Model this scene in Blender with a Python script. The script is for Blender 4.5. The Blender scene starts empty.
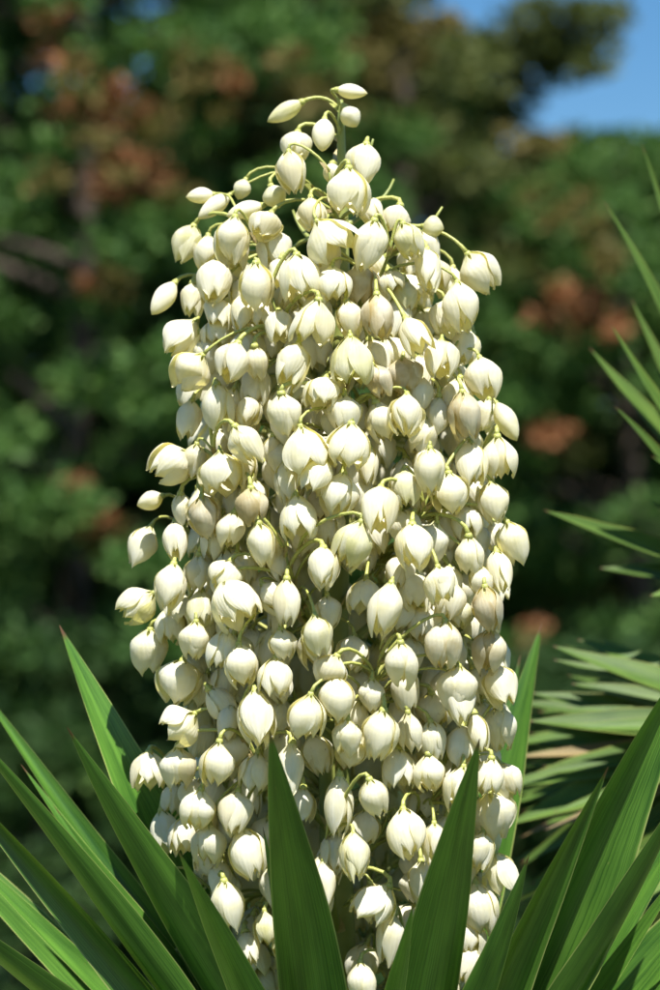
import bpy, math, random
import numpy as np
from mathutils import Vector, Matrix, Quaternion
random.seed(11); rng = np.random.default_rng(11)
R = math.radians
sc = bpy.context.scene
col = sc.collection

# ------------------------------------------------------------------ camera
CAM = Vector((0.0, -3.0, 1.6)); PITCH = R(4.0); FPX = 2670.0     # focal length in pixels of a 660 x 990 frame
cd = bpy.data.cameras.new('camera'); cam = bpy.data.objects.new('camera', cd); col.objects.link(cam)
cam.location = CAM; cam.rotation_euler = (math.pi/2 + PITCH, 0, 0)
cd.sensor_fit = 'VERTICAL'; cd.sensor_height = 36.0; cd.sensor_width = 24.0
cd.lens = 36.0*FPX/990.0
cd.clip_start = 0.05; cd.clip_end = 2000
cd.dof.use_dof = True; cd.dof.focus_distance = 2.86; cd.dof.aperture_fstop = 2.95
sc.camera = cam

# ------------------------------------------------------------------ sky, sun, exposure
TO_SUN = Vector((0.12, -0.56, 1.08)).normalized()
w = bpy.data.worlds.new('World'); sc.world = w; w.use_nodes = True
nt = w.node_tree; bg = nt.nodes['Background']
sky = nt.nodes.new('ShaderNodeTexSky'); sky.sky_type = 'NISHITA'; sky.sun_disc = False
sky.sun_elevation = math.asin(TO_SUN.z); sky.sun_rotation = math.atan2(TO_SUN.x, TO_SUN.y)
sky.altitude = 0; sky.air_density = 1.25; sky.dust_density = 0.0; sky.ozone_density = 5.0
hs = nt.nodes.new('ShaderNodeHueSaturation'); hs.inputs['Saturation'].default_value = 1.28
nt.links.new(sky.outputs[0], hs.inputs['Color']); nt.links.new(hs.outputs[0], bg.inputs[0]); bg.inputs[1].default_value = 0.055
sl = bpy.data.lights.new('sun', 'SUN'); sl.energy = 4.8; sl.angle = R(0.53); sl.color = (1.0, 0.965, 0.905)
sun = bpy.data.objects.new('sun', sl); col.objects.link(sun)
sun.rotation_euler = TO_SUN.to_track_quat('Z', 'Y').to_euler(); sun.location = TO_SUN*20
sc.view_settings.view_transform = 'Standard'; sc.view_settings.look = 'None'
sc.view_settings.exposure = 1.16; sc.view_settings.gamma = 1.0
sc.render.engine = 'CYCLES'
sc.cycles.use_denoising = True
sc.cycles.max_bounces = 10; sc.cycles.diffuse_bounces = 4; sc.cycles.transmission_bounces = 6; sc.cycles.glossy_bounces = 3

def P(px, py, d):
    """world point at forward distance d (metres) seen where the photograph has (px, py)"""
    x = (px-330.0)/FPX; y = (495.0-py)/FPX
    f = Vector((0, math.cos(PITCH), math.sin(PITCH))); u = Vector((0, -math.sin(PITCH), math.cos(PITCH)))
    return CAM + (f + Vector((1, 0, 0))*x + u*y)*d

# ------------------------------------------------------------------ materials
class NB:
    def __init__(s, name):
        s.m = bpy.data.materials.new(name); s.m.use_nodes = True; s.t = s.m.node_tree
        s.t.nodes.clear(); s.out = s.t.nodes.new('ShaderNodeOutputMaterial')
    def n(s, typ, **kw):
        nd = s.t.nodes.new('ShaderNode'+typ)
        for k, v in kw.items():
            if k.startswith('i_'):
                key = k[2:]; key = int(key) if key.isdigit() else key.replace('_', ' ')
                nd.inputs[key].default_value = v
            else: setattr(nd, k, v)
        return nd
    def l(s, a, b): s.t.links.new(a, b)
    def ramp(s, stops, fac, interp='LINEAR'):
        r = s.n('ValToRGB'); e = r.color_ramp.elements; r.color_ramp.interpolation = interp
        while len(e) < len(stops): e.new(0.5)
        for el, (p, c) in zip(e, stops): el.position = p; el.color = tuple(c)+(1,) if len(c) == 3 else c
        s.l(fac, r.inputs[0]); return r.outputs[0]
    def mix(s, fac, a, b, mode='MIX'):
        m = s.n('Mix', data_type='RGBA', blend_type=mode)
        if isinstance(fac, (int, float)): m.inputs[0].default_value = fac
        else: s.l(fac, m.inputs[0])
        for i, v in ((6, a), (7, b)):
            if isinstance(v, tuple): m.inputs[i].default_value = v+(1,)
            else: s.l(v, m.inputs[i])
        return m.outputs[2]
    def math(s, op, a, b=None, clamp=False):
        m = s.n('Math', operation=op, use_clamp=clamp)
        for i, v in enumerate((a, b)):
            if v is None: continue
            if isinstance(v, (int, float)): m.inputs[i].default_value = v
            else: s.l(v, m.inputs[i])
        return m.outputs[0]

def thin(nb, colour, trans, fac, rough=0.5, spec=0.5, normal=None):
    p = nb.n('BsdfPrincipled'); p.inputs['Roughness'].default_value = rough
    p.inputs['Specular IOR Level'].default_value = spec
    t = nb.n('BsdfTranslucent'); mx = nb.n('MixShader'); mx.inputs[0].default_value = fac
    for sock, v in ((p.inputs['Base Color'], colour), (t.inputs[0], trans)):
        if isinstance(v, tuple): sock.default_value = v+(1,)
        else: nb.l(v, sock)
    if normal: nb.l(normal, p.inputs['Normal']); nb.l(normal, t.inputs['Normal'])
    nb.l(p.outputs[0], mx.inputs[1]); nb.l(t.outputs[0], mx.inputs[2]); nb.l(mx.outputs[0], nb.out.inputs[0])
    return p

def petal_mat(name, tint=None):
    nb = NB(name); uv = nb.n('UVMap'); sp = nb.n('SeparateXYZ'); nb.l(uv.outputs[0], sp.inputs[0])
    tc = nb.n('TexCoord'); oi = nb.n('ObjectInfo')
    c = nb.ramp([(0.0, (0.46, 0.48, 0.15)), (0.07, (0.74, 0.73, 0.45)), (0.22, (0.89, 0.875, 0.72)), (0.8, (0.92, 0.905, 0.78)), (1.0, (0.80, 0.76, 0.48))], sp.outputs[1])
    # fine lengthwise veins
    vm = nb.math('MULTIPLY', sp.outputs[0], 44.0); vs = nb.math('SINE', vm)
    no = nb.n('TexNoise', i_Scale=90.0, i_Detail=3.0); nb.l(tc.outputs['Object'], no.inputs['Vector'])
    h = nb.math('ADD', nb.math('MULTIPLY', vs, 0.22), no.outputs[0])
    bp = nb.n('Bump', i_Strength=0.28, i_Distance=0.002); nb.l(h, bp.inputs['Height'])
    # uneven creaminess, a few bruised brownish specks
    n2 = nb.n('TexNoise', i_Scale=2.3, i_Detail=3.0); n2.noise_dimensions = '4D'
    nb.l(tc.outputs['Object'], n2.inputs['Vector']); nb.l(nb.math('MULTIPLY', oi.outputs['Random'], 40.0), n2.inputs['W'])
    c = nb.mix(nb.math('MULTIPLY', nb.math('SUBTRACT', n2.outputs[0], 0.45, True), 2.2, True), c, (0.74, 0.70, 0.40))
    tired = nb.math('GREATER_THAN', oi.outputs['Random'], 0.93)
    c = nb.mix(nb.math('MULTIPLY', tired, 0.45), c, (0.62, 0.55, 0.28))
    n3 = nb.n('TexNoise', i_Scale=9.0, i_Detail=3.0); n3.noise_dimensions = '4D'
    nb.l(tc.outputs['Object'], n3.inputs['Vector']); nb.l(nb.math('MULTIPLY', oi.outputs['Random'], 40.0), n3.inputs['W'])
    sp_ = nb.ramp([(0.70, (0, 0, 0)), (0.76, (1, 1, 1))], n3.outputs[0])
    c = nb.mix(nb.math('MULTIPLY', sp_, 0.55), c, (0.33, 0.22, 0.08))
    if tint: c = nb.mix(nb.math('MULTIPLY', nb.math('SUBTRACT', nb.math('ADD', n2.outputs[0], nb.math('MULTIPLY', oi.outputs['Random'], 0.25)), 0.32, True), 1.3, True), c, tint)
    tr = nb.mix(1.0, c, (0.97, 0.88, 0.34), 'MULTIPLY')
    thin(nb, c, tr, 0.40, 0.42, 0.35, bp.outputs[0])
    return nb.m

def stem_mat(name, a, b, rough=0.5, scale=30):
    nb = NB(name); tc = nb.n('TexCoord')
    no = nb.n('TexNoise', i_Scale=float(scale), i_Detail=4.0); nb.l(tc.outputs['Object'], no.inputs['Vector'])
    c = nb.ramp([(0.35, a), (0.65, b)], no.outputs[0])
    bp = nb.n('Bump', i_Strength=0.3, i_Distance=0.003); nb.l(no.outputs[0], bp.inputs['Height'])
    p = nb.n('BsdfPrincipled', i_Roughness=rough); nb.l(c, p.inputs['Base Color']); nb.l(bp.outputs[0], p.inputs['Normal'])
    p.inputs['Subsurface Weight'].default_value = 0.0
    nb.l(p.outputs[0], nb.out.inputs[0]); return nb.m

def blade_mat(name, base, base2, trans, edge, rough=0.38, fac=0.26, spec=0.45):
    nb = NB(name); uv = nb.n('UVMap'); sp = nb.n('SeparateXYZ'); nb.l(uv.outputs[0], sp.inputs[0])
    oi = nb.n('ObjectInfo')
    mp = nb.n('Mapping'); mp.inputs['Scale'].default_value = (55.0, 1.6, 1.0); nb.l(uv.outputs[0], mp.inputs[0])
    no = nb.n('TexNoise', i_Scale=1.0, i_Detail=4.0); no.noise_dimensions = '4D'
    nb.l(mp.outputs[0], no.inputs['Vector']); nb.l(nb.math('MULTIPLY', oi.outputs['Random'], 30.0), no.inputs['W'])
    mp2 = nb.n('Mapping'); mp2.inputs['Scale'].default_value = (3.0, 5.0, 1.0); nb.l(uv.outputs[0], mp2.inputs[0])
    n2 = nb.n('TexNoise', i_Scale=1.0, i_Detail=5.0); n2.noise_dimensions = '4D'
    nb.l(mp2.outputs[0], n2.inputs['Vector']); nb.l(nb.math('MULTIPLY', oi.outputs['Random'], 30.0), n2.inputs['W'])
    f = nb.math('ADD', nb.math('MULTIPLY', no.outputs[0], 0.55), nb.math('MULTIPLY', n2.outputs[0], 0.45))
    c = nb.ramp([(0.41, base), (0.59, base2)], f)
    rnd = nb.n('HueSaturation'); nb.l(c, rnd.inputs['Color'])
    nb.l(nb.math('ADD', nb.math('MULTIPLY', oi.outputs['Random'], 0.35), 0.82), rnd.inputs['Value']); c = rnd.outputs[0]
    # dry flecks
    mp3 = nb.n('Mapping'); mp3.inputs['Scale'].default_value = (16.0, 60.0, 1.0); nb.l(uv.outputs[0], mp3.inputs[0])
    n3 = nb.n('TexNoise', i_Scale=1.0, i_Detail=2.0); nb.l(mp3.outputs[0], n3.inputs['Vector'])
    c = nb.mix(nb.math('MULTIPLY', nb.ramp([(0.72, (0, 0, 0)), (0.78, (1, 1, 1))], n3.outputs[0]), 0.5), c, (0.25, 0.20, 0.08))
    # pale horny margin, brown needle tip
    d = nb.math('ABSOLUTE', nb.math('SUBTRACT', sp.outputs[0], 0.5))
    e = nb.ramp([(0.470, (0, 0, 0)), (0.49, (1, 1, 1))], d)
    c = nb.mix(nb.math('MULTIPLY', e, n2.outputs[0]), c, edge)
    t = nb.ramp([(0.972, (0, 0, 0)), (0.985, (1, 1, 1))], sp.outputs[1])
    c = nb.mix(t, c, (0.10, 0.05, 0.025))
    bp = nb.n('Bump', i_Strength=0.16, i_Distance=0.002); nb.l(no.outputs[0], bp.inputs['Height'])
    thin(nb, c, nb.mix(0.5, c, trans), fac, rough, spec, bp.outputs[0])
    return nb.m

def foliage_mat(name, a, b, c3, trans, fac=0.25):
    nb = NB(name); g = nb.n('NewGeometry'); tc = nb.n('TexCoord')
    no = nb.n('TexNoise', i_Scale=1.6, i_Detail=2.0); nb.l(tc.outputs['Object'], no.inputs['Vector'])
    f = nb.math('ADD', nb.math('MULTIPLY', g.outputs['Random Per Island'], 0.45), nb.math('MULTIPLY', no.outputs[0], 0.6))
    c = nb.ramp([(0.25, a), (0.52, b), (0.8, c3)], f)
    thin(nb, c, trans, fac, 0.6, 0.12)
    return nb.m

M = {}
M['petal'] = petal_mat('petal_cream')
M['petal_spent'] = petal_mat('petal_spent', (0.42, 0.30, 0.10)); M['petal_greenish'] = petal_mat('petal_greenish', (0.62, 0.62, 0.26))
M['pedicel'] = stem_mat('pedicel_green', (0.30, 0.33, 0.07), (0.44, 0.44, 0.13), 0.45, 25)
M['branch'] = stem_mat('flower_branch_green', (0.17, 0.21, 0.045), (0.30, 0.32, 0.08), 0.5, 18)
M['bract'] = stem_mat('dry_bract', (0.34, 0.25, 0.10), (0.52, 0.44, 0.22), 0.7, 30)
M['pistil'] = stem_mat('pistil_pale_green', (0.50, 0.52, 0.22), (0.60, 0.60, 0.30), 0.5, 40)
M['blade'] = blade_mat('yucca_blade', (0.022, 0.074, 0.010), (0.088, 0.200, 0.026), (0.30, 0.52, 0.04), (0.46, 0.48, 0.16), 0.32, 0.10)
M['blade2'] = blade_mat('yucca_blade_greyer', (0.04, 0.085, 0.014), (0.09, 0.15, 0.026), (0.24, 0.36, 0.06), (0.30, 0.27, 0.06), 0.5, 0.10, 0.22)
M['dryblade'] = blade_mat('yucca_blade_dry', (0.15, 0.11, 0.035), (0.26, 0.19, 0.07), (0.40, 0.28, 0.08), (0.40, 0.30, 0.15), 0.6, 0.12)
M['bark'] = stem_mat('bark_brown', (0.035, 0.025, 0.018), (0.075, 0.055, 0.04), 0.9, 6)
M['trunk'] = stem_mat('yucca_trunk_fibre', (0.11, 0.085, 0.055), (0.22, 0.17, 0.11), 0.9, 14)
M['fol_green'] = foliage_mat('conifer_green', (0.022, 0.058, 0.015), (0.060, 0.128, 0.032), (0.110, 0.185, 0.046), (0.08, 0.19, 0.03))
M['fol_olive'] = foliage_mat('conifer_olive', (0.032, 0.048, 0.014), (0.078, 0.098, 0.030), (0.14, 0.145, 0.05), (0.14, 0.18, 0.04))
M['fol_dark'] = foliage_mat('conifer_dark', (0.012, 0.032, 0.011), (0.030, 0.066, 0.020), (0.06, 0.105, 0.032), (0.05, 0.12, 0.02))
M['fol_dead'] = foliage_mat('withered_rust', (0.15, 0.07, 0.03), (0.29, 0.13, 0.06), (0.36, 0.21, 0.09), (0.36, 0.14, 0.06))
M['fol_tan'] = foliage_mat('withered_tan', (0.07, 0.07, 0.02), (0.13, 0.11, 0.035), (0.20, 0.15, 0.055), (0.18, 0.16, 0.04))

# ------------------------------------------------------------------ mesh helpers
def mesh(name, V, F, mat, UV=None, smooth=True):
    me = bpy.data.meshes.new(name)
    me.from_pydata([tuple(v) for v in V], [], F)
    if UV is not None:
        uvl = me.uv_layers.new(name='UVMap')
        flat = np.array([UV[i] for f in F for i in f], dtype=np.float32).ravel()
        uvl.data.foreach_set('uv', flat)
    if smooth: me.shade_smooth()
    for m in (mat if isinstance(mat, (list, tuple)) else [mat]): me.materials.append(m)
    return me
def obj(name, me, parent=None, **props):
    o = bpy.data.objects.new(name, me); col.objects.link(o)
    if parent is not None: o.parent = parent
    for k, v in props.items(): o[k] = v
    return o
def tube(pts, radii, sides=6, cap=True):
    """swept tube -> V, F"""
    pts = [Vector(p) for p in pts]; V = []; F = []
    t0 = (pts[1]-pts[0]).normalized(); s = t0.orthogonal().normalized()
    for i, p in enumerate(pts):
        a = pts[max(i-1, 0)]; b = pts[min(i+1, len(pts)-1)]; t = (b-a).normalized()
        s = (s - t*s.dot(t)).normalized(); n = t.cross(s)
        for k in range(sides):
            an = 2*math.pi*k/sides; V.append(p + (s*math.cos(an)+n*math.sin(an))*radii[i])
    for i in range(len(pts)-1):
        for k in range(sides):
            k2 = (k+1) % sides
            F.append((i*sides+k, i*sides+k2, (i+1)*sides+k2, (i+1)*sides+k))
    if cap: F.append(tuple(range((len(pts)-1)*sides, len(pts)*sides))); F.append(tuple(reversed(range(sides))))
    return V, F
def bez(a, b, c, d, n):
    out = []
    for i in range(n+1):
        t = i/n; u = 1-t
        out.append(a*u**3 + b*3*u*u*t + c*3*u*t*t + d*t**3)
    return out

# ------------------------------------------------------------------ ground
nb = NB('dry_grass_ground'); tc = nb.n('TexCoord')
no = nb.n('TexNoise', i_Scale=3.0, i_Detail=8.0); nb.l(tc.outputs['Object'], no.inputs['Vector'])
c = nb.ramp([(0.35, (0.05, 0.07, 0.02)), (0.55, (0.09, 0.10, 0.035)), (0.7, (0.16, 0.12, 0.06))], no.outputs[0])
p = nb.n('BsdfPrincipled', i_Roughness=0.95); nb.l(c, p.inputs['Base Color'])
bp = nb.n('Bump', i_Strength=0.6, i_Distance=0.05); nb.l(no.outputs[0], bp.inputs['Height']); nb.l(bp.outputs[0], p.inputs['Normal']); nb.l(p.outputs[0], nb.out.inputs[0])
GN = 60; V = []; F = []
for i in range(GN+1):
    for j in range(GN+1):
        sx = (i/GN*2-1); sy = (j/GN*2-1)
        x = 900*sx*abs(sx)**1.8; y = 900*sy*abs(sy)**1.8
        V.append((x, y, 0.05*math.sin(x*.7+1)*math.cos(y*.55)*min(1, (abs(x)+abs(y))/6)))
for i in range(GN):
    for j in range(GN):
        a = i*(GN+1)+j; F.append((a, a+GN+1, a+GN+2, a+1))
obj('ground', mesh('ground', V, F, nb.m), kind='structure')

# ------------------------------------------------------------------ background trees
def leaf_cloud(centers, radii, counts, size, flat=0.45):
    """numpy cloud of small kite-shaped sprays round many clump centres -> V (n*4,3), quads"""
    Vs = []
    for c, r, n in zip(centers, radii, counts):
        d = rng.normal(size=(n, 3)); d /= np.linalg.norm(d, axis=1, keepdims=True)
        rad = r*(rng.random((n, 1))**0.42)
        p = np.array(c) + d*rad*np.array([1, 1, flat])
        # sprays point outwards and a little up, drooping at random
        ax = d*np.array([1, 1, .5]) + rng.normal(scale=.55, size=(n, 3)) + np.array([0, 0, .15]); ax /= np.linalg.norm(ax, axis=1, keepdims=True)
        o = rng.normal(size=(n, 3)); s = np.cross(ax, o); s /= np.linalg.norm(s, axis=1, keepdims=True)
        L = size*.72*(0.6+0.9*rng.random((n, 1))); W = L*0.26
        q = np.stack([p, p+ax*L*.45+s*W, p+ax*L, p+ax*L*.45-s*W], axis=1)
        Vs.append(q.reshape(-1, 3))
    return np.concatenate(Vs)
def cloud_mesh(name, V, mat):
    n = len(V)//4; me = bpy.data.meshes.new(name)
    me.vertices.add(len(V)); me.vertices.foreach_set('co', V.astype(np.float32).ravel())
    me.loops.add(n*4); me.loops.foreach_set('vertex_index', np.arange(n*4, dtype=np.int32))
    me.polygons.add(n); me.polygons.foreach_set('loop_start', np.arange(0, n*4, 4, dtype=np.int32))
    me.update(calc_edges=True); me.validate(); me.materials.append(mat); return me

def tree(name, label, cat, group, base, H, clumps, mats, size=0.07, trunk_r=0.11, lean=(0, 0), per=420, bare=None):
    """clumps: list of (Vector, radius, material key)"""
    root = bpy.data.objects.new(name, None); col.objects.link(root); root.location = base
    root['label'] = label; root['category'] = cat
    if group: root['group'] = group
    b = Vector(base)
    axis = []
    for i in range(9):
        t = i/8; axis.append(Vector((lean[0]*t + .06*math.sin(4*t+base[0]), lean[1]*t+.06*math.cos(5*t+base[0])-.06, H*t-.15*(i == 0))))
    V, F = tube(axis, [trunk_r*(1.25 if i == 0 else 1)*(1-.9*i/8)+.008 for i in range(9)], 10)
    obj('trunk', mesh('trunk', V, F, M['bark']), root)
    # limbs reach from the trunk into the larger clumps
    big = sorted(clumps, key=lambda c: -c[1])[:26]
    for c, r, _ in big:
        e = c-b; h = max(.1, min(.95*H, e.z-.35*math.hypot(e.x, e.y))); t = h/H
        s = axis[min(7, int(t*8))].lerp(axis[min(8, int(t*8)+1)], t*8-int(t*8))
        m1 = s.lerp(e, .4)+Vector((0, 0, .05)); m2 = s.lerp(e, .75)+Vector((0, 0, .02))
        rr = .035*(1-.7*t)+.006
        V, F = tube(bez(s, m1, m2, e, 5), [rr*(1-.14*i) for i in range(6)], 5)
        obj('limb', mesh('limb', V, F, M['bark']), root)
    for mk, nm in mats.items():
        sel = [(c-b, r) for c, r, k in clumps if k == mk]
        if not sel: continue
        V = leaf_cloud([s[0] for s in sel], [s[1] for s in sel], [max(30, int(per*(s[1]/.25)**2)) for s in sel], size)
        o = obj(nm, cloud_mesh(nm, V, M[mk]), root)
        if nm == 'withered_foliage': o['label'] = 'patches of rust brown withered sprays'
    return root

def in_sky(px, py):
    """where the photograph shows open sky beside the trees"""
    if px > 512 and py < 130: return True
    if 425 < px < 520 and py < 34 - abs(px-470)*.25: return True
    for hx, hy, r in ((152, 2, 20), (60, 62, 8), (112, 78, 7), (535, 165, 14), (500, 8, 18), (75, 335, 9)):
        if (px-hx)**2+(py-hy)**2 < r*r: return True
    return False
RUST = [(98, 110, 26), (70, 62, 22), (128, 165, 20), (215, 88, 24), (48, 18, 12), (100, 282, 18), (585, 320, 19), (560, 290, 14), (548, 425, 14), (75, 500, 18), (105, 520, 12), (545, 640, 16), (620, 330, 8)]
TAN = [(140, 130, 26), (300, 85, 30), (380, 60, 40), (365, 110, 30), (545, 150, 22), (570, 215, 22), (45, 180, 14), (110, 540, 20), (60, 690, 24), (425, 25, 20), (600, 250, 16), (190, 60, 30), (205, 205, 20)]
def patches(x0, x1, d):
    out = []
    for lst, key in ((RUST, 'fol_dead'), (TAN, 'fol_tan')):
        for hx, hy, r in lst:
            if x0 <= hx < x1:
                for k in range(5): out.append((P(hx+random.gauss(0, .6)*r, hy+random.gauss(0, .6)*r, d+random.uniform(-.15, .35)), r*.42*d/FPX, key if random.random() < .65 else 'fol_tan'))
    return out
def kind_at(px, py, default):
    for hx, hy, r in RUST:
        if (px-hx)**2+(py-hy)**2 < (r*1.0)**2: return 'fol_dead'
    for hx, hy, r in TAN:
        if (px-hx)**2+(py-hy)**2 < (r*.9)**2: return 'fol_tan'
    return default
def to_px(v):
    q = v-CAM; f = q.y*math.cos(PITCH)+q.z*math.sin(PITCH); u = -q.y*math.sin(PITCH)+q.z*math.cos(PITCH)
    return 330+FPX*q.x/f, 495-FPX*u/f
def crown(center_x, y, H, rad, low, n, rmin, rmax, default, shape='ovoid', skip=0.0, gaps=()):
    out = []; tries = 0
    while len(out) < n and tries < n*30:
        tries += 1
        t = random.random(); z = low+(H-low)*t
        rr = rad*((1-t)**.55 if shape == 'cone' else (math.sin(math.pi*(0.14+.86*t)**.8)**.6 if shape == 'ovoid' else (1-t*t*t*t)**.5))
        a = random.uniform(0, 2*math.pi); q = rr*math.sqrt(random.uniform(.12, 1))
        v = Vector((center_x+q*math.cos(a), y+q*math.sin(a), z)); px, py = to_px(v)
        r = random.uniform(rmin, rmax)
        rp = r*.75*FPX/(y+3)
        if in_sky(px, py) or in_sky(px+rp, py) or in_sky(px, py-rp*.6) or in_sky(px-rp, py): continue
        if any((px-gx)**2+(py-gy)**2 < gr*gr for gx, gy, gr in gaps) and random.random() < .92: continue
        out.append((v, r, kind_at(px, py, default)))
    return out
def named(d): return {d: 'crown', 'fol_dead': 'withered_foliage', 'fol_tan': 'dry_foliage'}
G1 = 'conifers behind the yucca'
def wx(px, d): return (px-330)/FPX*d
DARK = [(275, 300, 40), (250, 200, 20), (440, 215, 46), (415, 180, 25), (40, 590, 22), (590, 480, 26), (640, 560, 30), (625, 200, 20), (20, 40, 16), (100, 600, 26)]
t1 = crown(wx(70, 10.4), 7.4, 5.6, 1.45, .5, 560, .09, .20, 'fol_green', 'column', gaps=DARK)
t1 += patches(-50, 330, 9.25)
tree('conifer_tree', 'bushy bright green conifer with rust patches behind the spike on the left', 'tree', G1, (wx(70, 10.4), 7.4, 0), 5.7, t1, named('fol_green'), .068, .07)
t3 = crown(wx(395, 11.6), 8.6, 6.6, 1.05, .7, 470, .10, .21, 'fol_olive', 'column', gaps=DARK)
for px, py in ((545, 20), (560, 35), (578, 50), (590, 66), (598, 30), (610, 14), (560, 5), (535, 50), (548, 62), (520, 40), (575, 15), (510, 25), (512, 60), (528, 12), (530, 72), (545, 42), (562, 58), (585, 34), (600, 55), (592, 10), (505, 80), (520, 92), (616, 24), (470, 60), (485, 70), (495, 50), (478, 45), (500, 66), (455, 52), (508, 100), (500, 118), (514, 112), (488, 92), (530, 30), (545, 8), (572, 68), (540, 76)):
    t3.append((P(px, py, 11.6+random.uniform(-.2, .2)), .10, 'fol_olive'))
t3 += patches(330, 520, 10.75)
tree('conifer_tree', 'tall olive green conifer behind the top of the flower spike', 'tree', G1, (wx(395, 11.6), 8.6, 0), 6.7, t3, named('fol_olive'), .075, .10)
t4 = crown(wx(640, 10.8), 7.8, 3.85, 1.1, .4, 400, .09, .19, 'fol_green', 'column', gaps=DARK)
t4 += patches(520, 700, 9.85)
tree('conifer_tree', 'short green conifer with brown patches below the open sky on the right', 'tree', G1, (wx(640, 10.8), 7.8, 0), 3.8, t4, named('fol_green'), .07, .10)
t5 = crown(wx(170, 14.5), 11.5, 7.0, 1.9, .5, 420, .14, .27, 'fol_dark', 'column')
t5 += [(P(x+random.uniform(-15, 15), y+random.uniform(-15, 15), random.uniform(13.4, 14.6)), .26, 'fol_dark') for x in range(-20, 300, 40) for y in range(150, 720, 50)]
tree('conifer_tree', 'dark conifer standing behind the bright green one', 'tree', G1, (wx(170, 14.5), 11.5, 0), 7.2, t5, named('fol_dark'), .10, .11)
t6 = crown(wx(600, 14.8), 11.8, 4.35, 1.5, .4, 220, .14, .27, 'fol_dark', 'column')
t6 += [(P(x+random.uniform(-15, 15), y+random.uniform(-15, 15), random.uniform(13.8, 14.8)), .26, 'fol_dark') for x in range(500, 720, 40) for y in range(230, 720, 50)]
tree('conifer_tree', 'dark low conifer glimpsed behind the short one with brown patches', 'tree', G1, (wx(600, 14.8), 11.8, 0), 4.3, t6, named('fol_dark'), .10, .13)
t7 = crown(wx(390, 16.0), 13.0, 7.6, 1.6, .5, 150, .22, .38, 'fol_dark', 'column')
tree('conifer_tree', 'dark conifer hidden behind the tall olive green one', 'tree', G1, (wx(390, 16.0), 13.0, 0), 7.8, t7, named('fol_dark'), .11, .2)
# the row of conifers goes on to both sides of the picture
def copy_tree(src, loc, rz, k, label):
    r = src.copy(); col.objects.link(r); r.location = loc; r.rotation_euler = (0, 0, rz); r.scale = (k, k, k); r['label'] = label
    for ch in list(src.children):
        c_ = ch.copy(); col.objects.link(c_); c_.parent = r
srcs = [o for o in col.objects if o.name.startswith('conifer_tree')]
for i, (x, y, rz, k, lab) in enumerate(((4.6, 9.5, 1.1, .8, 'conifer next along the row to the right of the short one'), (7.6, 11.0, 2.3, 1.0, 'last conifer at the far right end of the row'),
                                        (-4.6, 8.8, 4.0, 1.0, 'conifer next along the row to the left of the bright green one'), (-7.8, 10.5, .6, .9, 'last conifer at the far left end of the row'))):
    copy_tree(srcs[(0, 1, 1, 0)[i]], (x, y, 0), rz, k, lab)
G2 = 'low shrubs under the conifers'
for px, d, H, rad, n, lab in ((30, 9.3, 1.75, .75, 110, 'low dark green shrub under the bright green conifer'),
                              (250, 9.6, 1.7, .7, 70, 'low dark green shrub hidden behind the foot of the flower spike'),
                              (590, 9.4, 1.7, .8, 110, 'low dark green shrub behind the leaves on the right')):
    cl = crown(wx(px, d), d-3, H, rad, .1, n, .12, .22, 'fol_dark', 'column')
    tree('shrub', lab, 'shrub', G2, (wx(px, d), d-3, 0), H*.9, cl, named('fol_dark'), .06, .05)

# ------------------------------------------------------------------ yucca leaves
def blade(base, tip, width, up, bend=0.05, fold=0.22, roll=0.0, segs=20, twist=0.0):
    """sword leaf -> V, F, UV. up: side the grooved upper face looks to; bend: how far the middle is pushed towards up"""
    base = Vector(base); tip = Vector(tip); L = (tip-base).length; t = (tip-base).normalized()
    n0 = Vector(up); n0 = (n0-t*n0.dot(t)).normalized()
    ctl = (base+tip)/2 + n0*bend*L
    V = []; F = []; UV = []; us = (-1, -.55, 0, .55, 1)
    for i in range(segs+1):
        v = i/segs; v = 1-(1-v)**1.25
        p = base*(1-v)**2 + ctl*2*v*(1-v) + tip*v*v
        tg = ((ctl-base)*(1-v)+(tip-ctl)*v).normalized()
        n = (n0-tg*n0.dot(tg)).normalized(); s = tg.cross(n)
        n.rotate(Quaternion(tg, roll+twist*v)); s.rotate(Quaternion(tg, roll+twist*v))
        prof = min(1, (.62+.8*v)) if v < .48 else max(0.012, (1-((v-.48)/.52)**1.35)**.95)
        hw = width/2*prof*(1+.025*math.sin(v*9+L*40)+.018*math.sin(v*23+L*90))
        p = p + n*(.006*math.sin(v*5+L*70)*v) + s*(.005*math.sin(v*4+L*55)*v*(1-v)*2)
        for u in us:
            V.append(p + s*u*hw + n*(abs(u)**1.4*fold*hw*2*(1-.35*v))); UV.append((u/2+.5, v))
    for i in range(segs):
        for k in range(4):
            a = i*5+k; F.append((a, a+1, a+6, a+5))
    return V, F, UV
def add_blade(parent, mat, *a, **k):
    V, F, UV = blade(*a, **k)
    inv = parent.location
    V = [v-inv for v in V]
    return obj('leaf', mesh('leaf', V, F, mat, UV), parent)

# main plant: rosette heart is below the frame
HEART = P(345, 1195, 3.0)
yucca = bpy.data.objects.new('yucca_plant', None); col.objects.link(yucca); yucca.location = (HEART.x, HEART.y, 0)
yucca['label'] = 'yucca in full bloom with a tall spike of cream bell flowers'; yucca['category'] = 'yucca'
Y0 = yucca.location
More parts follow.
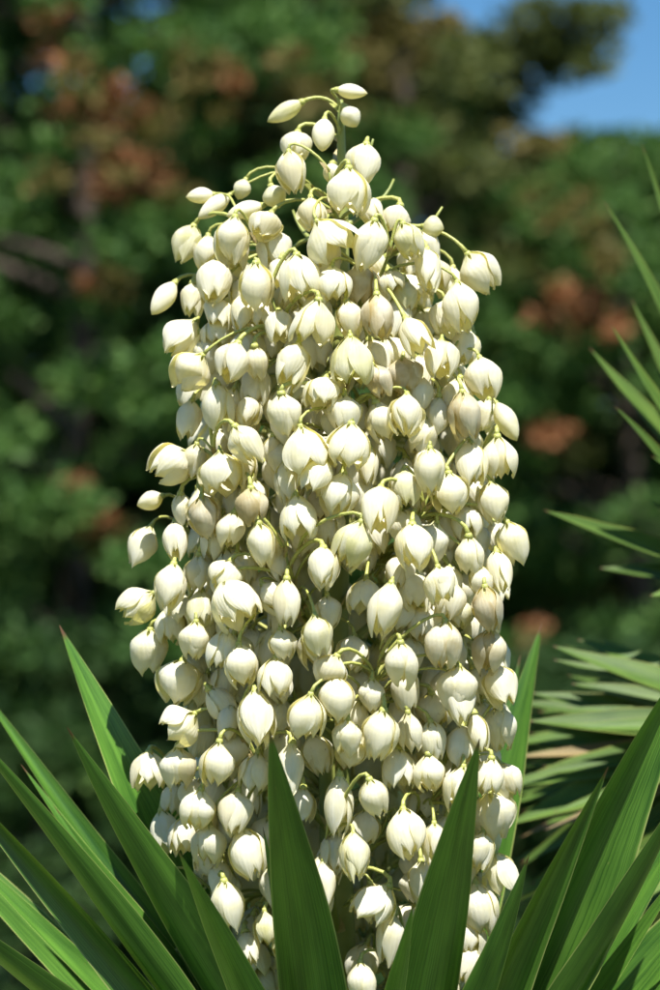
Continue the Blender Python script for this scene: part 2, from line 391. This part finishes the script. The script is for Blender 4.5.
# tip (px, py), tip distance from camera, base px, width m, bend, roll, twist
LEAVES = [   # ..., bend, how far the upper (+) or lower (-) face turns to the camera, fold
    ((60, 625), 3.02, (318, 1190), .080, .02, 3.2, .12),
    ((68, 725), 2.84, (345, 1200), .066, .02, -2.2, .17),
    ((178, 850), 2.72, (335, 1195), .046, .0, -1.6, .17),
    ((271, 728), 2.70, (338, 1205), .078, .0, 0.0, .17),
    ((262, 828), 2.79, (335, 1195), .028, .0, 0.1, .17),
    ((478, 736), 2.70, (385, 1205), .078, .0, 0.0, .17),
    ((412, 900), 2.74, (362, 1205), .036, .0, 0.1, .17),
    ((543, 624), 3.18, (402, 1190), .068, .01, 2.6, .12),
    ((521, 655), 3.26, (400, 1190), .040, .01, 1.0, .15),
    ((530, 858), 2.78, (390, 1205), .048, -.02, -1.5, .2),
    ((608, 765), 2.76, (404, 1205), .050, -.03, (.12, -1, -.05), .58),
    ((700, 640), 2.82, (432, 1200), .092, -.03, (.18, -1, -.08), .56),
    ((700, 770), 2.80, (440, 1195), .048, -.03, -1.4, .2),
    ((735, 740), 3.00, (455, 1195), .056, -.02, 1.6, .2),
    ((770, 810), 2.95, (470, 1195), .085, -.03, 1.6, .15),
    ((-28, 672), 3.04, (335, 1195), .036, .0, 2.4, .45),
    ((-40, 715), 2.84, (335, 1200), .044, .0, -1.8, .2),
    ((-62, 755), 2.90, (325, 1200), .046, .0, (-.4, -1, -.25), .55),
    ((-120, 775), 3.05, (300, 1195), .058, -.02, 1.5, .15),
    ((-110, 860), 2.80, (310, 1200), .048, -.02, -1.6, .2),
    ((645, 735), 3.02, (425, 1195), .036, -.02, 2.2, .25),
    ((690, 860), 2.90, (450, 1195), .034, -.02, 2.0, .25),
    ((20, 765), 3.0, (330, 1195), .030, .0, 2.2, .25),
    ((-60, 830), 2.98, (318, 1195), .032, .0, 2.2, .25),
    ((57, 803), 2.96, (328, 1195), .034, .0, 1.0, .3),
]
for (tp, td, bpx, wd, bd, kf, fo) in LEAVES:
    tip = P(tp[0], tp[1], td)
    out = Vector((tip.x-HEART.x, tip.y-HEART.y, 0)); out.normalize()
    b0 = P(bpx[0], bpx[1], 3.0) + Vector((0, out.y*.045, 0))
    up = Vector(kf) if isinstance(kf, tuple) else Vector((-out.x, -out.y-kf, .9))
    add_blade(yucca, M['blade'], b0, tip, wd, up, bend=bd, fold=fo)
# the rest of the rosette: spreading and drooping leaves below the picture, a few behind the spike
golden = 2.39996
for i in range(46):
    a = i*golden; el = R(38) - R(95)*(i/46) + random.uniform(-.08, .08)
    L = random.uniform(.46, .62)
    o = Vector((math.cos(a), math.sin(a), 0)); d = o*math.cos(el)+Vector((0, 0, math.sin(el)))
    b0 = HEART + o*.05 - Vector((0, 0, .05+.22*i/46)); tip = b0+d*L+Vector((0, 0, -.03))
    px, py = to_px(tip)
    if py < 985 and -60 < px < 720: 
        tip -= Vector((0, 0, (1000-py)/880.0*.9))
    dry = i > 38
    add_blade(yucca, M['dryblade'] if dry else M['blade'], b0, tip, random.uniform(.05, .068), Vector((-o.x*.3, -o.y*.3, 1)), bend=.05, roll=random.uniform(-.2, .2))
V, F = tube([Vector((0, 0, -.1)), Vector((.01, 0, .1)), Vector((-.01, .01, .45)), Vector((.012, 0, HEART.z-.2)), Vector((0, 0, HEART.z))], [.11, .085, .075, .075, .06], 14)
obj('trunk', mesh('trunk', V, F, M['trunk']), yucca)

# ------------------------------------------------------------------ flower spike
PROF = [(60, 12), (85, 25), (120, 45), (150, 62), (200, 98), (250, 135), (300, 156), (400, 176), (500, 188), (600, 200), (700, 192), (800, 190), (900, 178), (1000, 155), (1100, 110)]
def prof(py):
    for (a, ra), (b, rb) in zip(PROF, PROF[1:]):
        if py <= b: return ra+(rb-ra)*max(0, (py-a)/(b-a))
    return PROF[-1][1]
PXM = FPX/3.0
def axis_px(py): return 330 + 8*(1-abs(py-550)/600) - 14*max(0, min(1, (300-py)/100))*(py > 160)
# stalk
pts = [HEART-Vector((0, 0, .05))] + [P(338+4*math.sin(py/150), py, 3.0) for py in (1080, 950, 800, 650, 500, 380, 280, 200, 150, 118, 100)]
STK = pts
V, F = tube([p-Y0 for p in pts], [.024, .022, .02, .018, .016, .014, .012, .009, .007, .005, .004, .003], 10)
obj('flower_stalk', mesh('flower_stalk', V, F, M['branch']), yucca)
def stalk_at(z):
    for a, b in zip(STK, STK[1:]):
        if a.z <= z <= b.z: return a.lerp(b, (z-a.z)/(b.z-a.z))
    return STK[-1].copy() if z > STK[-1].z else STK[0].copy()
# side branches rise from the stalk in a spiral
BR = []   # sample points (pos, tangent)
NBR = 46
for i in range(NBR):
    t = i/(NBR-1); py = 1085 - 915*t; a = i*golden+.4
    r = prof(py-50)/PXM*.80
    s = stalk_at(P(338, py, 3.0).z); o = Vector((math.cos(a), math.sin(a)*.92, 0))
    e = s + o*r + Vector((0, 0, r*.62+.02))
    c1 = s + o*r*.35 + Vector((0, 0, r*.35)); c2 = s + o*r*.8 + Vector((0, 0, r*.42))
    path = bez(s, c1, c2, e, 9)
    V, F = tube([p-Y0 for p in path], [.0052*(1-.085*k) for k in range(10)], 6)
    br = obj('flower_branch', mesh('flower_branch', V, F, M['branch']), yucca)
    # a dry papery bract where the branch leaves the stalk
    V, F, UV = blade(s-Y0, s-Y0+o*.05+Vector((0, 0, .035)), .016, Vector((-o.x, -o.y, 1)), bend=-.05, segs=6)
    obj('bract', mesh('bract', V, F, M['bract'], UV), br)
    for k, p_ in enumerate(path):
        if k >= 2: BR.append(p_)
for k in range(40):
    p_ = stalk_at(P(338, 200-2.4*k, 3.0).z); BR.append(p_)
BRn = np.array([tuple(p) for p in BR])

# petal shapes: unit flower hangs along -Z from its top at the origin, length 1, widest diameter about 0.85
def bell_petal(phi, inner, openness, seed, flare):
    r_ = random.Random(seed); rs = random.Random(seed//100); V = []; F = []; UV = []
    NU, NV = 8, 11
    wob = [r_.uniform(-.05, .05) for _ in range(4)]; tipb = r_.uniform(-.15, .06)+flare*.6; lenk = r_.uniform(.86, 1.06)*(.96 if inner else 1.0)
    sh = .70+.75*rs.random(); mouth = rs.uniform(.13, .24); belly = rs.uniform(.36, .5)
    side = r_.uniform(-.16, .16); k_r = .87 if inner else 1.0
    hinge = r_.uniform(-.04, .06)*(1.6 if r_.random() < .15 else 1); edge = r_.uniform(-.09, .05); crease = r_.uniform(.025, .075)
    for j in range(NV+1):
        v = j/NV
        if v < belly: r = .055+.365*math.sin(v/belly*math.pi/2)**sh
        else: r = .42 - (.42-mouth)*((v-belly)/(1-belly))**2.0
        r *= 1+openness*v*v*1.25
        r = r*k_r + tipb*(max(0, v-.74)/.26)**1.5*.40 + hinge*v
        hwid = (.10+.95*math.sin(min(1, v/.5)*math.pi/2)) if v < .5 else 1.05*(max(0, 1-((v-.5)/.5)**2.1))**.72+.012
        hwid *= .87/(1+openness*.9*v)
        for i in range(NU+1):
            u = i/NU*2-1
            an = phi+u*hwid+side*v*v
            rr = r*(1+edge*u*u*min(1, v*2)+crease*math.exp(-(u*3.5)**2)*min(1, v*4)) + wob[0]*math.sin(4*v+2.5*u)*.6 + wob[1]*u*v + wob[2]*.25*math.sin(9*v+5*u+seed)*abs(u)
            z = -v*lenk + .06*u*u*v + wob[3]*u*v*.5
            V.append((rr*math.cos(an), rr*math.sin(an), z)); UV.append((i/NU, v))
    for j in range(NV):
        for i in range(NU):
            a = j*(NU+1)+i; F.append((a, a+1, a+NU+2, a+NU+1))
    return V, F, UV
VAR = []     # each variant: six petal meshes
SPEC = [(-.12, .0), (-.2, -.05), (-.05, .03), (.0, .08), (-.15, .06), (.08, .10), (-.25, -.04), (.05, .0), (-.1, .10), (.0, -.03), (.15, .12), (-.3, -.08), (.22, .16), (-.18, .0), (.0, .05), (.1, -.05), (-.08, .0), (-.22, .04)] + [(.5, .22), (.75, .3), (.4, .1), (.6, .0)]
for s_, (op, fl) in enumerate(SPEC):
    ms = []
    for k in range(6):
        inner = k % 2; phi = k*math.pi/3
        V, F, UV = bell_petal(phi, inner, op, 100*s_+k, fl)
        ms.append(mesh('petal', V, F, M['petal'], UV))
    VAR.append(ms)
NCLOSED = 18
def bud_shape(seed):
    r_ = random.Random(seed); V = []; F = []; UV = []; NU, NV = 18, 10; tw = r_.uniform(-.5, .5)
    for j in range(NV+1):
        v = j/NV
        r = .05+.33*math.sin(min(1, v/.42)*math.pi/2)**.9 if v < .42 else .38*max(0.0, 1-((v-.42)/.58)**1.9)**.8+.012
        for i in range(NU):
            a = 2*math.pi*i/NU; g = abs(math.cos(1.5*a+tw*v))
            rr = r*(.90+.12*g**.5); V.append((rr*math.cos(a), rr*math.sin(a), -v)); UV.append((i/NU, v*.9+.1))
    for j in range(NV):
        for i in range(NU):
            a = j*NU+i; b = j*NU+(i+1) % NU; F.append((a, b, b+NU, a+NU))
    F.append(tuple(range(NV*NU, NV*NU+NU)))
    return mesh('bud', V, F, M['petal'], UV)
BUDS = [bud_shape(i) for i in range(5)]

def heart_mesh(V, F, UVm, mat_i):   # receptacle cap, pistil and stamens, unit space
    pass
def pedicel_pts(top, up_dir):
    """arching stalklet from the nearest branch to the flower's top (world)"""
    ax = stalk_at(top.z); inward = Vector((ax.x-top.x, ax.y-top.y, 0)); D = inward.length
    if D > 1e-4: inward.normalize()
    want = top + inward*min(D*.5, .045) + Vector((0, 0, -.012))
    d2 = ((BRn-np.array(tuple(want)))**2).sum(1)
    # the branch must lie further in than the flower
    rad = np.hypot(BRn[:, 0]-ax.x, BRn[:, 1]-ax.y)
    d2 = d2 + np.where(rad > D, .01, 0)
    b = Vector(BRn[int(d2.argmin())])
    v = top-b; Ln = max(v.length, .02)
    if Ln > .085:      # too far: spring from an unseen twig nearer by
        b = top - v.normalized()*.085; 
    return bez(b, b+(Vector((0, 0, .55))+(-inward)*.35)*Ln*.6, top+up_dir*min(.022, Ln*.45), top, 7)

def make_flower(px, py, wpx, lpx, tilt, kind, layer, as_part=True, pos=None, az=0.0):
    """px,py: centre in the photograph; layer 0 = outer surface, higher = deeper in the spike"""
    if pos is None:
        rr = max(14.0, prof(py)); t = (px-axis_px(py))/rr; t = max(-.985, min(.985, t))
        dep = math.sqrt(1-t*t)*rr/PXM*.86
        if kind == 'b': dep *= .75
        dep = dep - layer*.045 + random.uniform(-.012, .012)
        d = 3.0-dep
        cen = P(px, py, d); k = d/FPX
    else:
        cen = pos; d = 3.0; k = 1/PXM
        t = 0
    L = lpx*k*1.06*random.uniform(.94, 1.06); W = wpx*k*1.0*random.uniform(.93, 1.06)
    # hanging axis: tilt in the picture plane, small lean outwards
    th = R(tilt+random.gauss(0, 7)); lean = R(random.uniform(-14, 24)) if kind != 'b' else R(random.uniform(-10, 25))
    if pos is None: dn = Vector((math.sin(th), -math.sin(lean)*math.cos(th), -math.cos(th)*math.cos(lean))).normalized()
    else: dn = Vector((math.cos(az)*math.sin(th), math.sin(az)*math.sin(th), -math.cos(th))).normalized()
    top = cen - dn*L*.5
    q = (-dn).to_track_quat('Z', 'X') @ Quaternion((0, 0, 1), random.uniform(0, 2*math.pi))
    mw = Matrix.LocRotScale(top-Y0, q, Vector((W/.86*random.uniform(.93, 1.06), W/.86*random.uniform(.93, 1.06), L)) if kind != 'b' else Vector((W/.74, W/.74, L)))
    inv = mw.inverted()
    path = pedicel_pts(top, -dn)
    pr = (.0018 if kind != 'b' else .0015)*random.uniform(.8, 1.25)
    V, F = tube([p_-Y0 for p_ in path], [pr*1.05]*4+[pr, pr, pr*1.15, pr*1.7], 6)
    # receptacle: small green swelling where the petals join
    V2, F2 = tube([top-Y0-dn*.002, top-Y0+dn*.003, top-Y0+dn*L*.07], [pr*1.7, pr*2.6, pr*1.5], 8); o_ = len(V); V += V2; F += [tuple(i+o_ for i in f) for f in F2]
    nped = len(F)
    f0 = path[0]-Y0; bd_ = (path[1]-path[0]).normalized(); bs_ = bd_.orthogonal().normalized(); o_ = len(V)
    V += [f0-bs_*.004, f0+bs_*.004, f0+bd_*.013+bs_*.003+Vector((0, -.003, -.004)), f0+bd_*.022+Vector((0, -.004, -.009))]; F += [(o_, o_+1, o_+2), (o_, o_+2, o_+3)]
    if kind != 'b':   # pistil and stamens inside
        V2, F2 = tube([top-Y0+dn*L*.05, top-Y0+dn*L*.3, top-Y0+dn*L*.62], [L*.07, L*.075, L*.035], 6); o_ = len(V); V += V2; F += [tuple(i+o_ for i in f) for f in F2]
    V = [inv @ v for v in V]
    if kind == 'b':
        me = mesh('flower_bud', V, F, M['pedicel'])
        o = obj('flower_bud', me, yucca); o.matrix_local = mw
        bd_o = obj('bud', random.choice(BUDS), o)
        if random.random() < .4: bd_o.material_slots[0].link = 'OBJECT'; bd_o.material_slots[0].material = M['petal_greenish']
        return
    var = VAR[random.randrange(NCLOSED)] if kind == 'f' and random.random() > .05 else VAR[NCLOSED+random.randrange(len(SPEC)-NCLOSED)]
    me = mesh('flower', V, F, [M['pedicel'], M['pistil'], M['bract']])
    for i, pl in enumerate(me.polygons):
        if i >= nped: pl.material_index = 2 if i < nped+2 else 1
    if not as_part: return mw, me, var
    o = obj('flower', me, yucca); o.matrix_local = mw
    odd = random.random(); om = 'petal_spent' if odd < .045 else ('petal_greenish' if odd > .95 else None)
    for m in var:
        pt = obj('petal', m, o)
        if om: pt.material_slots[0].link = 'OBJECT'; pt.material_slots[0].material = M[om]

# measured on 3x enlargements: offset, then (x, y, width, length, tilt, kind, layer)
CAT = [
 ((110, 70), [(525,125,52,118,-72,'b',0),(640,195,64,112,0,'b',-.4),(560,230,92,98,-5,'f',.6),(545,310,98,128,0,'f',0),(270,377,48,86,-80,'b',0),(312,410,55,112,-62,'b',0),
  (395,358,52,64,-15,'b',.6),(495,380,70,72,15,'b',0),(405,422,55,112,-70,'b',0),(465,468,108,95,-25,'f',.2),(228,525,98,128,-8,'f',0),(290,548,78,110,0,'f',1),(365,515,108,142,-5,'f',0),
  (605,430,98,112,0,'f',.5),(160,685,66,126,-27,'b',0),(310,640,122,150,-8,'f',0),(245,690,78,110,0,'f',.9),(440,650,106,142,-5,'f',0),(570,625,112,142,0,'f',0),
  (510,612,75,100,0,'f',.9),(395,730,82,125,5,'f',.8),(645,610,70,112,0,'f',.7),(215,805,116,132,-25,'f',0),(322,795,98,102,0,'f',.9),(238,905,130,126,-38,'f',0),(365,875,116,122,0,'f',0),
  (440,880,76,105,0,'f',.9),(510,770,86,115,0,'f',.8),(615,755,112,125,5,'f',0),(545,890,120,150,0,'f',0),(460,735,80,110,0,'f',1.2)]),
 ((320, 70), [(95,65,48,92,85,'b',0),(92,140,64,72,18,'b',0),(130,285,100,128,5,'f',0),(85,370,120,142,0,'f',-.2),(35,310,52,60,0,'b',1),(150,420,76,95,5,'f',.9),(28,505,118,125,32,'f',-.1),
  (145,530,106,152,0,'f',0),(225,450,96,104,-12,'f',.5),(268,515,102,112,15,'f',0),(340,472,66,58,80,'b',0),(480,608,122,128,42,'f',0),(325,600,94,142,6,'f',.2),(40,645,98,112,0,'f',.4),
  (215,640,72,85,0,'f',.9),(255,685,86,110,0,'f',1),(425,710,122,142,15,'f',0),(175,740,98,142,0,'f',0),(90,750,88,112,0,'f',.7),(285,800,84,132,22,'f',.2),(435,835,96,112,5,'f',.8),
  (95,875,116,152,0,'f',0),(365,870,112,132,0,'f',0),(175,935,90,108,20,'f',.3),(255,920,118,108,0,'f',.8),(490,925,116,134,6,'f',0),(5,975,105,118,0,'f',.3)]),
 ((110, 380), [(325,82,108,146,5,'f',0),(235,120,84,122,0,'f',.4),(415,95,84,100,0,'f',.9),(525,105,106,126,0,'f',0),(178,255,140,122,-48,'f',0),(252,245,70,105,0,'f',.9),
  (410,195,102,124,22,'f',0),(585,205,116,134,0,'f',0),(490,210,66,90,0,'f',.9),(335,285,132,142,0,'f',0),(530,310,86,126,10,'f',.5),(620,290,96,110,-35,'o',.1),(120,362,56,84,-70,'b',0),
  (285,415,112,132,10,'f',0),(215,390,66,105,0,'f',.8),(425,385,92,126,0,'f',0),(565,415,110,146,5,'o',.1),(95,500,106,132,-22,'f',0),(195,482,84,122,0,'f',.6),(455,495,98,138,5,'f',0),
  (310,490,84,105,0,'f',1),(80,680,112,122,-48,'f',0),(180,625,104,146,-10,'f',0),(265,580,84,112,0,'f',.8),(345,588,108,100,-28,'f',.2),(375,672,138,150,8,'o',-.1),(530,665,94,142,0,'f',0),
  (640,565,108,132,-5,'f',0),(115,815,116,132,0,'f',0),(255,785,104,124,0,'f',.5),(180,740,84,120,0,'f',.8),(270,690,88,118,0,'f',.9),(335,815,94,132,-8,'f',.3),(393,858,120,134,-5,'f',-.1),
  (520,800,94,105,10,'f',.4),(495,895,108,124,0,'f',0),(205,910,140,134,-10,'f',.4),(625,770,94,124,12,'f',0),(330,965,80,110,40,'f',.7)]),
 ((320, 380), [(75,105,106,122,0,'f',0),(260,105,106,146,0,'f',0),(350,105,78,110,0,'f',.9),(435,110,106,146,0,'f',0),(560,125,68,132,24,'b',0),(85,200,118,132,5,'o',.1),(145,260,76,120,10,'f',.8),
  (330,280,98,152,0,'f',0),(255,330,94,124,0,'f',.5),(455,255,98,142,10,'f',.2),(535,240,106,142,10,'f',0),(390,340,112,124,0,'f',.7),(520,372,106,126,10,'f',.3),(60,345,112,142,0,'f',.1),
  (180,390,120,142,0,'f',0),(95,495,112,152,-10,'f',0),(255,440,104,106,0,'f',.7),(280,500,116,142,0,'f',0),(580,490,104,128,20,'f',0),(450,530,90,124,10,'f',.2),(540,580,84,134,10,'f',.1),
  (365,615,106,118,0,'f',0),(485,612,90,110,15,'f',.5),(505,690,106,132,0,'f',0),(195,690,108,162,0,'f',0),(285,640,104,134,0,'f',.8),(370,795,116,142,0,'f',0),(245,855,102,132,12,'f',0),
  (300,735,90,110,0,'f',1),(505,815,112,132,0,'f',.3),(545,920,106,134,0,'f',0),(30,870,108,96,-20,'f',.2),(50,955,130,124,0,'f',0),(155,950,86,104,0,'f',.7),(415,930,140,142,0,'f',.1),
  (20,450,90,110,0,'f',.9),(25,700,90,110,0,'f',.9),(440,430,90,110,0,'f',.9),(420,700,84,100,0,'f',.8)]),
 ((110, 690), [(210,108,122,118,-42,'f',0),(440,85,120,170,0,'f',.1),(355,100,76,120,0,'f',.7),(590,85,116,142,0,'f',0),(320,220,106,132,0,'f',0),(115,245,94,122,-5,'f',0),(205,235,112,132,0,'f',.2),
  (435,250,94,124,0,'f',.5),(540,240,84,160,0,'f',.2),(265,360,112,124,-5,'f',0),(375,370,116,132,0,'f',0),(165,430,78,132,0,'f',.3),(215,440,76,122,0,'f',.6),(295,465,106,124,0,'f',0),
  (415,490,112,152,8,'f',0),(575,350,84,120,0,'f',.7),(330,570,84,120,0,'f',.6),(355,650,106,152,5,'f',0),(205,610,84,120,0,'f',.4),(275,700,76,120,0,'f',.6),(415,780,78,124,0,'f',.4),
  (470,720,78,120,0,'f',.8),(190,850,80,124,0,'f',.4),(630,560,76,130,0,'f',.6),(640,640,66,120,0,'f',.7),(190,330,76,110,0,'f',.8)]),
 ((320, 690), [(78,145,98,124,0,'f',0),(180,135,112,142,0,'f',0),(420,40,88,132,0,'f',0),(542,120,104,134,8,'f',0),(475,125,66,122,5,'f',.2),(430,170,104,124,0,'f',.5),(340,155,94,120,0,'f',.8),
  (270,130,84,120,0,'f',.8),(235,240,94,124,0,'f',.8),(330,250,94,122,0,'f',.5),(55,345,88,172,-3,'f',.3),(165,330,98,134,12,'f',0),(260,430,116,142,0,'f',0),(105,505,106,152,0,'f',0),
  (345,460,78,124,5,'f',.1),(420,300,112,134,0,'f',.1),(505,265,86,124,0,'f',.1),(562,275,88,112,25,'f',0),(525,380,134,142,0,'f',0),(480,490,94,124,0,'f',.1),(540,545,84,124,25,'o',.1),
  (305,575,84,124,0,'f',.2),(480,660,122,162,5,'f',0),(172,640,118,122,-32,'o',.2),(208,750,94,162,-10,'f',.1),(15,590,76,152,0,'f',.3),(125,880,96,120,0,'f',.1),(445,830,90,130,0,'f',.1),
  (450,740,90,120,0,'f',.4),(370,900,90,120,0,'f',.5),(250,880,80,120,0,'f',.6)]),
]
PLACED = []
for (ox, oy), items in CAT:
    for (x, y, wd, ln, tilt, kind, layer) in items:
        px = ox+x/3; py = oy+y/3
        PLACED.append((px, py, layer)); make_flower(px, py, wd/3, ln/3, tilt, kind, layer)
NF = len(PLACED)
# flowers deeper inside the spike, glimpsed between the outer ones
for py in range(250, 1000, 36):
    rr = prof(py)*.86; n = int(2*rr/40)
    for i in range(n):
        px = axis_px(py)-rr+2*rr*(i+.5)/n+random.uniform(-9, 9); y = py+random.uniform(-12, 12)
        if any((px-a)**2+(y-b)**2 < 15**2 and l > .4 for a, b, l in PLACED): continue
        if random.random() < (.12 if y < 620 else .45): continue
        PLACED.append((px, y, 1.6)); make_flower(px, y, random.uniform(30, 36), random.uniform(36, 44), random.uniform(-18, 18), 'f', random.uniform(.8, 1.7))

# the far side of the spike, never seen one by one from here
def gather(items, name):
    V = []; F = []; UV = []; MI = []
    for mw, me, var in items:
        for m, mi in [(me, 0)]+[(v_, 1) for v_ in var]:
            o_ = len(V); V += [mw @ v.co for v in m.vertices]
            uvd = m.uv_layers[0].data if m.uv_layers else None
            uvmap = {}
            for pl in m.polygons:
                F.append(tuple(i+o_ for i in pl.vertices)); MI.append(mi)
                for li, vi in zip(pl.loop_indices, pl.vertices): uvmap[vi] = tuple(uvd[li].uv) if uvd else (0, .5)
            UV += [uvmap.get(i, (0, .5)) for i in range(len(m.vertices))]
    me = mesh(name, V, F, [M['pedicel'], M['petal']], UV); me.polygons.foreach_set('material_index', MI); return me
back = []
for py in range(285, 1080, 38):
    rr = prof(py)/PXM*(.72 if py < 330 else .84); n = max(3, int(math.pi*rr*1.15/.046))
    for i in range(n):
        a = R(12)+R(156)*(i+.5)/n+random.uniform(-.06, .06); s = P(axis_px(py), py+random.uniform(-12, 12), 3.0)
        if py < 1000 and abs(math.cos(a)) > .93: rr2 = rr*.86
        else: rr2 = rr*random.uniform(.86, 1)
        back.append(make_flower(0, 0, random.uniform(33, 40), random.uniform(38, 48), random.uniform(-5, 25), 'f', 0, False, pos=s+Vector((math.cos(a)*rr2, math.sin(a)*rr2*.88, 0)), az=a))
for py in range(262, 1000, 30):      # deep between the branches, only glimpsed
    rr = prof(py)*.80; n = int(2*rr/38)
    for i in range(n):
        px = axis_px(py)-rr+2*rr*(i+.5+.5*((py//30) % 2))/n+random.uniform(-8, 8); y = py+random.uniform(-8, 8)
        if y > 560 and abs(px-345) < 55 and random.random() < .85: continue
        back.append(make_flower(px, y, random.uniform(29, 36), random.uniform(36, 44), random.uniform(-20, 20), 'f', random.uniform(1.3, 2.2), False))
bo = obj('flower_mass', gather(back, 'flower_mass'), yucca, kind='stuff')
bo['label'] = 'flowers deep inside and on the far side of the spike'

# ------------------------------------------------------------------ neighbouring yuccas on the right
def side_yucca(label, heart, leaves, wk, mat, nrand, el0, el1, Lr, seed, keep):
    r_ = random.Random(seed)
    root = bpy.data.objects.new('yucca_plant', None); col.objects.link(root); root.location = (heart.x, heart.y, 0)
    root['label'] = label; root['category'] = 'yucca'; root['group'] = 'flowerless yuccas beside the blooming one'
    for (tp, td, wd, bd, rl, mt) in leaves:
        tip = P(tp[0], tp[1], td); d = (tip-heart).normalized()
        out = Vector((d.x, d.y, 0)).normalized()
        b0 = heart + d*.05
        add_blade(root, M[mt], b0, tip, wd*wk, Vector((-out.x*.5, -out.y*.5-1.1, 1)), bend=bd)
    for i in range(nrand):
        a = i*golden+seed; el = el0+(el1-el0)*(i/nrand)+r_.uniform(-.1, .1); L = r_.uniform(*Lr)
        o = Vector((math.cos(a), math.sin(a), 0)); d = o*math.cos(el)+Vector((0, 0, math.sin(el)))
        b0 = heart+d*.04-Vector((0, 0, .15*i/nrand)); tip = b0+d*L
        px, py = to_px(tip)
        if px < 664 and not keep(px, py): continue
        add_blade(root, M['dryblade'] if i > nrand*.9 else M[mat], b0, tip, r_.uniform(.036, .05), Vector((-o.x*.4, -o.y*.4, 1)), bend=.04, roll=r_.uniform(-.3, .3))
    h = heart.z
    V, F = tube([Vector((0, 0, -.1)), Vector((.02, 0, .12)), Vector((-.01, .02, h*.5)), Vector((0, 0, h))], [.10, .08, .065, .045], 12)
    obj('trunk', mesh('trunk', V, F, M['trunk']), root)
    return root
hu = P(775, 595, 3.5)
side_yucca('tall flowerless yucca reaching in at the right edge above the other leaves', hu, [
    ((640, 144), 3.42, .030, .03, .1, 'blade2'), ((605, 200), 3.40, .032, .04, .1, 'blade2'), ((608, 324), 3.38, .034, .03, .1, 'blade2'), ((592, 345), 3.5, .036, .03, .2, 'blade2'),
    ((611, 409), 3.36, .036, .03, .2, 'blade2'), ((543, 512), 3.40, .034, .04, .3, 'blade2'), ((634, 569), 3.5, .034, .02, .2, 'blade2'), ((650, 596), 3.4, .03, .02, .2, 'blade2'), ((652, 455), 3.35, .036, .03, 0, 'blade2'), ((648, 500), 3.5, .034, .03, 0, 'blade2'), ((655, 365), 3.5, .034, .03, 0, 'blade2'), ((630, 300), 3.55, .028, .03, 0, 'blade2'), ((600, 565), 3.55, .028, .03, 0, 'blade2'), ((622, 535), 3.6, .03, .03, 0, 'blade2')],
    1.25, 'blade2', 44, R(80), R(-30), (.42, .58), 2.0, lambda px, py: False)
hl = P(790, 735, 3.40)
side_yucca('low flowerless yucca with many level leaves beside the spike', hl, [
    ((554, 643), 3.40, .034, .02, .3, 'blade2'), ((578, 637), 3.50, .034, .02, .3, 'blade2'), ((600, 636), 3.6, .03, .02, .3, 'blade2'),
    ((530, 692), 3.45, .036, .02, .4, 'blade2'), ((516, 706), 3.5, .034, .03, .4, 'blade2'), ((528, 722), 3.35, .038, .05, .4, 'blade2'), ((505, 745), 3.5, .034, .02, .4, 'blade2'),
    ((514, 760), 3.45, .020, .03, .5, 'dryblade'), ((505, 790), 3.42, .042, .03, .8, 'blade2'), ((512, 805), 3.5, .034, .04, .6, 'blade2'), ((508, 826), 3.40, .044, .03, .8, 'blade2'),
    ((545, 830), 3.36, .020, .02, .5, 'dryblade'), ((520, 838), 3.5, .022, .03, .5, 'dryblade'), ((520, 862), 3.48, .036, .04, .6, 'blade2'), ((528, 884), 3.48, .03, .04, .6, 'blade2'),
    ((520, 905), 3.55, .034, .05, .6, 'blade2'), ((540, 930), 3.5, .036, .05, .6, 'blade2'), ((560, 950), 3.5, .034, .05, .6, 'blade2'), ((545, 770), 3.6, .04, .03, .3, 'blade2'), ((540, 715), 3.6, .04, .03, .3, 'blade2'),
    ((535, 850), 3.62, .04, .03, .3, 'blade2'), ((550, 800), 3.65, .04, .03, .3, 'blade2'), ((552, 890), 3.66, .045, .03, .3, 'blade2'), ((570, 920), 3.62, .045, .03, .3, 'blade2')]
    + [((random.uniform(506, 585), 652+9.5*i+random.uniform(-6, 6)), random.uniform(3.34, 3.66), random.uniform(.018, .030), random.uniform(0, .06), 0, 'dryblade' if i % 16 == 5 else 'blade2') for i in range(33)],
    1.3, 'blade2', 60, R(50), R(-50), (.40, .52), 4.0, lambda px, py: py > 820)
